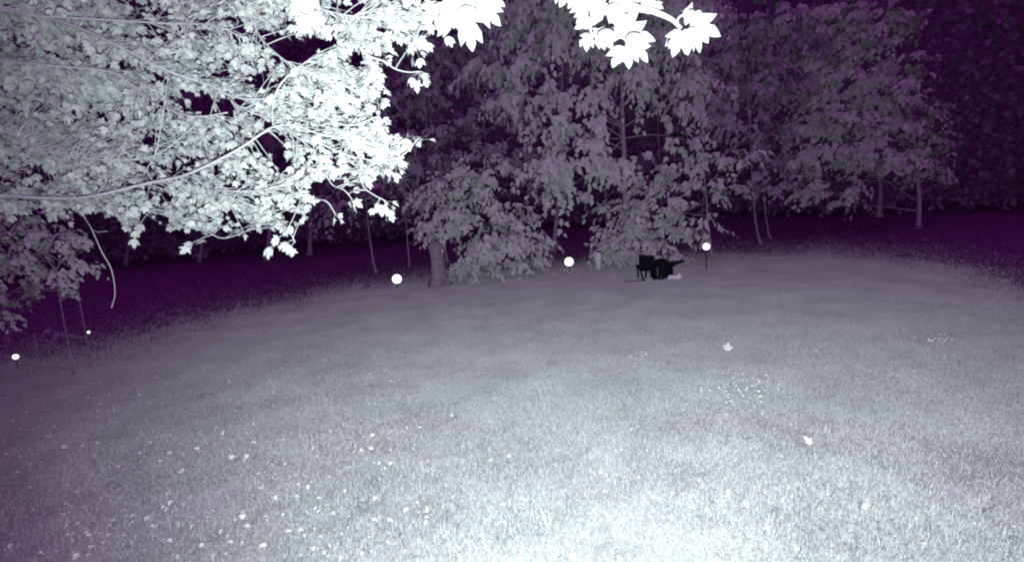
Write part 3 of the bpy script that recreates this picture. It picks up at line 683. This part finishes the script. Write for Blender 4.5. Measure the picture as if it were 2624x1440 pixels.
b = MB(); b.tube(smooth_path([at(640, -260, 2.6), at(1000, -120, 1.7), at(1150, -40, 1.5), at(1200, 10, 1.45), at(1190, 55, 1.45)], 6), np.linspace(.014, .002, 25), 6); b.build('branch', M['bark'], maple, True)

facing = np.abs((unit(N)*unit(CAM-P)).sum(1)); pr = project(P)
vis = (pr[:, 0] > 0) & (pr[:, 1] > 0) & (pr[:, 0] < W)
score = np.where(vis, S/pr[:, 2]*(.4+facing), 0)
big = np.argsort(-score)[:300-len(NEARL)-len(NEARL2)]
for i in big: place_leaf(maple, P[i], Tp[i], N[i], S[i])
rest = np.setdiff1d(np.arange(len(P)), big)
v, t = leaf_cloud(P[rest], Tp[rest], N[rest], S[rest], LEAVES)
fo = link('foliage', mesh_arrays('foliage', v, t), M['leaf'], maple); fo['kind'] = 'stuff'

# overexposed bough hanging right in front of the lens
bb_ = at(1560, -420, 1.55)
bough = thing('maple_bough', at(1560, -60, 1.2), 'glaring white maple bough hanging into the top middle of the frame', 'branch')
def q2(x, y): return (1400 + x/5.367, y/5.367)
b = MB(); b.tube(smooth_path([bb_ + UPV*.6 + RT*-.9, bb_, at(*q2(900, -300), 1.3), at(*q2(1150, 60), 1.2), at(*q2(1480, 165), 1.18), at(*q2(1720, 270), 1.17), at(*q2(1850, 390), 1.16)], 6), np.linspace(.012, .0032, 37), 7)
b.build('branch', M['bark'], bough, True)
b = MB(); b.tube(smooth_path([at(*q2(900, -300), 1.3), at(*q2(760, 100), 1.25), at(*q2(620, 330), 1.22), at(*q2(610, 480), 1.2)], 5), np.linspace(.006, .002, 16), 6); b.build('twig', M['bark'], bough, True)
b = MB(); b.tube(smooth_path([at(*q2(760, 100), 1.25), at(*q2(960, 350), 1.22), at(*q2(1180, 560), 1.2)], 5), np.linspace(.004, .002, 11), 6); b.build('twig', M['bark'], bough, True)
b = MB(); b.tube(smooth_path([at(*q2(1800, 330), 1.17), at(*q2(1820, 250), 1.16), at(*q2(1900, 200), 1.16)], 4), .002, 6); b.build('twig', M['bark'], bough, True)
# (crop x, y of leaf base, angle, length in crop px)
for (x, y, a, l, k) in [(1100, 620, 82, 310, 2), (1180, 600, 40, 340, 1), (1050, 640, 115, 290, 1), (640, 300, 165, 260, 0), (560, 490, 95, 210, 2), (600, 480, 130, 170, 1), (1050, 480, 8, 440, 0), (1100, 520, 30, 320, 0), (760, 420, 60, 280, 2), (720, 400, 85, 250, 0),
                        (880, 380, 80, 280, 1), (960, 150, 80, 330, 0), (800, 50, 120, 300, 0), (600, 40, 160, 300, 0), (450, -60, 140, 220, 0), (700, -80, 100, 330, 2), (1000, -60, 90, 360, 0), (300, -90, 120, 220, 1), (1150, -80, 70, 330, 0), (1300, 60, -5, 360, 0), (1250, -40, 20, 330, 1),
                        (560, 150, 140, 220, 0), (900, 60, 70, 300, 2), (1080, 200, 85, 300, 1), (780, 560, 75, 130, 0), (1380, 90, 10, 260, 2), (180, -120, 80, 190, 2), (500, -40, 110, 230, 1),
                        (1860, 400, 105, 360, 2), (1880, 420, 70, 330, 1), (2010, 400, 55, 330, 0), (1980, 330, 20, 440, 1), (1900, 260, -10, 330, 0), (1900, 250, -40, 190, 0), (2010, 380, 90, 200, 1), (1860, 430, 125, 260, 1), (2060, 360, 40, 300, 0)]:
    place_leaf(bough, *leaf_at(*q2(x, y), a, l/5.367, 1.2+rng.normal()*.03, rng.uniform(-.25, .25), rng.uniform(-.35, .35)), k if k or rng.uniform() < .35 else int(rng.integers(1, 3)))

# ------------------------------------------------------------------ fallen leaves, weeds, clover
def c3(x, y): return (x/2.357, 840 + y/2.357)
def c4(x, y): return (800 + x/2.357, 840 + y/2.357)
def c5(x, y): return (1700 + x/2.357, 840 + y/2.357)
spots = [c3(*p) for p in [(710, 860), (450, 935), (385, 745), (600, 715), (1500, 800), (1630, 860), (1300, 620), (1490, 710), (1100, 895), (980, 825), (1300, 1215), (1300, 1305), (1480, 1165), (395, 1330), (100, 1300), (760, 1310), (320, 1190), (195, 1100),
                          (855, 820), (1235, 920), (1680, 700), (690, 1190), (885, 1180), (1235, 1335), (860, 720), (1105, 640), (1185, 605), (1160, 870), (1090, 1045), (1115, 1090), (1040, 770), (1180, 805), (1415, 805), (1640, 945), (1600, 980), (1730, 945), (1560, 1040), (1360, 1140)]]
spots += [c4(*p) for p in [(825, 735), (1190, 800), (870, 915), (845, 550), (1100, 565), (270, 970), (1950, 625), (465, 840), (300, 465), (600, 890), (700, 1130), (1080, 825)]]
spots += [c5(*p) for p in [(1200, 1115), (610, 1225), (1105, 1055), (1240, 830), (850, 625)]]
FLM = []
for k in range(3):
    tv, tt = LEAVES[k]; tv = tv.copy(); tv[:, 2] = .35*np.abs(tv[:, 0])**1.4 + .18*(tv[:, 1]-.4)**2
    me = mesh_arrays('fallen_leaf', tv, tt); me.materials.append(M['fallen']); FLM.append(me)
def fallen(p, size, label, group, k):
    o = link('fallen_leaf', FLM[k], None); a = rng.uniform(0, 6.28)
    o.location = (p[0], p[1], p[2]+.036); o.scale = (size,)*3
    o.rotation_euler = (R(rng.uniform(5, 50)), R(rng.uniform(-35, 35)), a)
    return tag(o, label, 'leaf', group)
for i, p in enumerate(spots):
    fallen(ground(*p), rng.uniform(.04, .066), 'pale curled maple leaf lying on the open lawn', 'fallen leaves on the lawn', i % 3)
o_ = fallen(ground(*c5(885, 735)), .10, 'brightest large fallen leaf alone on the right half of the lawn', None, 0)
o_.location.z += .025; o_.rotation_euler = (R(48), R(-12), .5)
o_ = fallen(ground(*c5(385, 162)), .15, 'pale fallen leaf far out on the lawn below the dark cart', None, 1)
o_.location.z += .03; o_.rotation_euler = (R(50), R(10), -.3)
n = 1700
u = rng.uniform(0, 1, n); px = np.where(u < .62, rng.uniform(0, 1050, n), rng.uniform(800, 2600, n)); py = np.where(u < .62, rng.uniform(960, 1440, n), rng.uniform(830, 1440, n))
py = np.maximum(py, np.interp(px, [e[0] for e in EDGE_PX], [e[1] for e in EDGE_PX]) + 70)
P = np.array([ground(a, c) for a, c in zip(px, py)]); P[:, 2] += .045
tip = unit(np.stack([rng.normal(size=n), rng.normal(size=n), rng.normal(size=n)*.25], -1)); nrm = UPV + rng.normal(size=(n, 3))*.45
v, t = leaf_cloud(P, tip, nrm, rng.uniform(.012, .05, n)*rng.uniform(.6, 1.3, n)*np.where(px > 1100, .6, 1.0), FARLEAF)
tag(link('leaf_litter', mesh_arrays('leaf_litter', v, t), M['fallen']), 'scattered tiny pale leaf scraps over the lawn', 'leaf litter', kind='stuff')

def clover(label, px, py, sx, sy, n, hd):
    Vs, Ts, nn = [], [], 0; c = ground(px, py)
    root = thing('clover_patch', c, label, 'clover'); st = MB(); hb = MB()
    for _ in range(n):
        p = ground(px + rng.normal()*sx, py + rng.normal()*sy); tpz = p + UPV*rng.uniform(.05, .11) + np.array([rng.normal()*.02, rng.normal()*.02, 0])
        st.tube([p, tpz], .002, 3, False)
        r_ = hd*rng.uniform(.7, 1.2); hb.add(tpz + r_*np.array([(1, 0, 0), (0, 1, 0), (-1, 0, 0), (0, -1, 0), (0, 0, 1), (0, 0, -1.)]), [(0, 1, 4), (1, 2, 4), (2, 3, 4), (3, 0, 4), (1, 0, 5), (2, 1, 5), (3, 2, 5), (0, 3, 5)])
    o = st.build('stems', M['grass'], root); o['kind'] = 'stuff'; o = hb.build('flower_heads', M['clover'], root); o['kind'] = 'stuff'
clover('loose patch of bright clover heads right of centre on the lawn', 1915, 1008, 48, 22, 60, .019)
clover('small sparse patch of pale clover heads near the right edge', 2395, 878, 22, 7, 20, .019)
clover('tiny bright clover patch on the lawn below the chair', 1635, 922, 18, 12, 16, .019)

def weed(label, px, py, n, L):
    c = ground(px, py); root = thing('weed_tuft', c, label, 'weed')
    for i in range(n):
        a = 6.283*i/n + rng.uniform(-.25, .25); l = L*rng.uniform(.6, 1.1); d = np.array([math.cos(a), math.sin(a), 0]); sd = np.array([-math.sin(a), math.cos(a), 0])
        p = [c + UPV*.02, c + d*l*.45 + UPV*l*.42, c + d*l*.95 + UPV*l*.38]; w = [.005, .007, .0008]
        V = np.array([p[j] + sd*w[j]*sg for j in range(3) for sg in (-1, 1)])
        b = MB(); b.add(V, [(0, 1, 3, 2), (2, 3, 5, 4)]); b.build('blade', M['lawn'], root)
weed('spidery coarse grass tuft spread on the lawn at lower right', 2154, 1258, 11, .17)
weed('small radiating grass tuft on the lawn below centre', 1190, 1262, 8, .13)
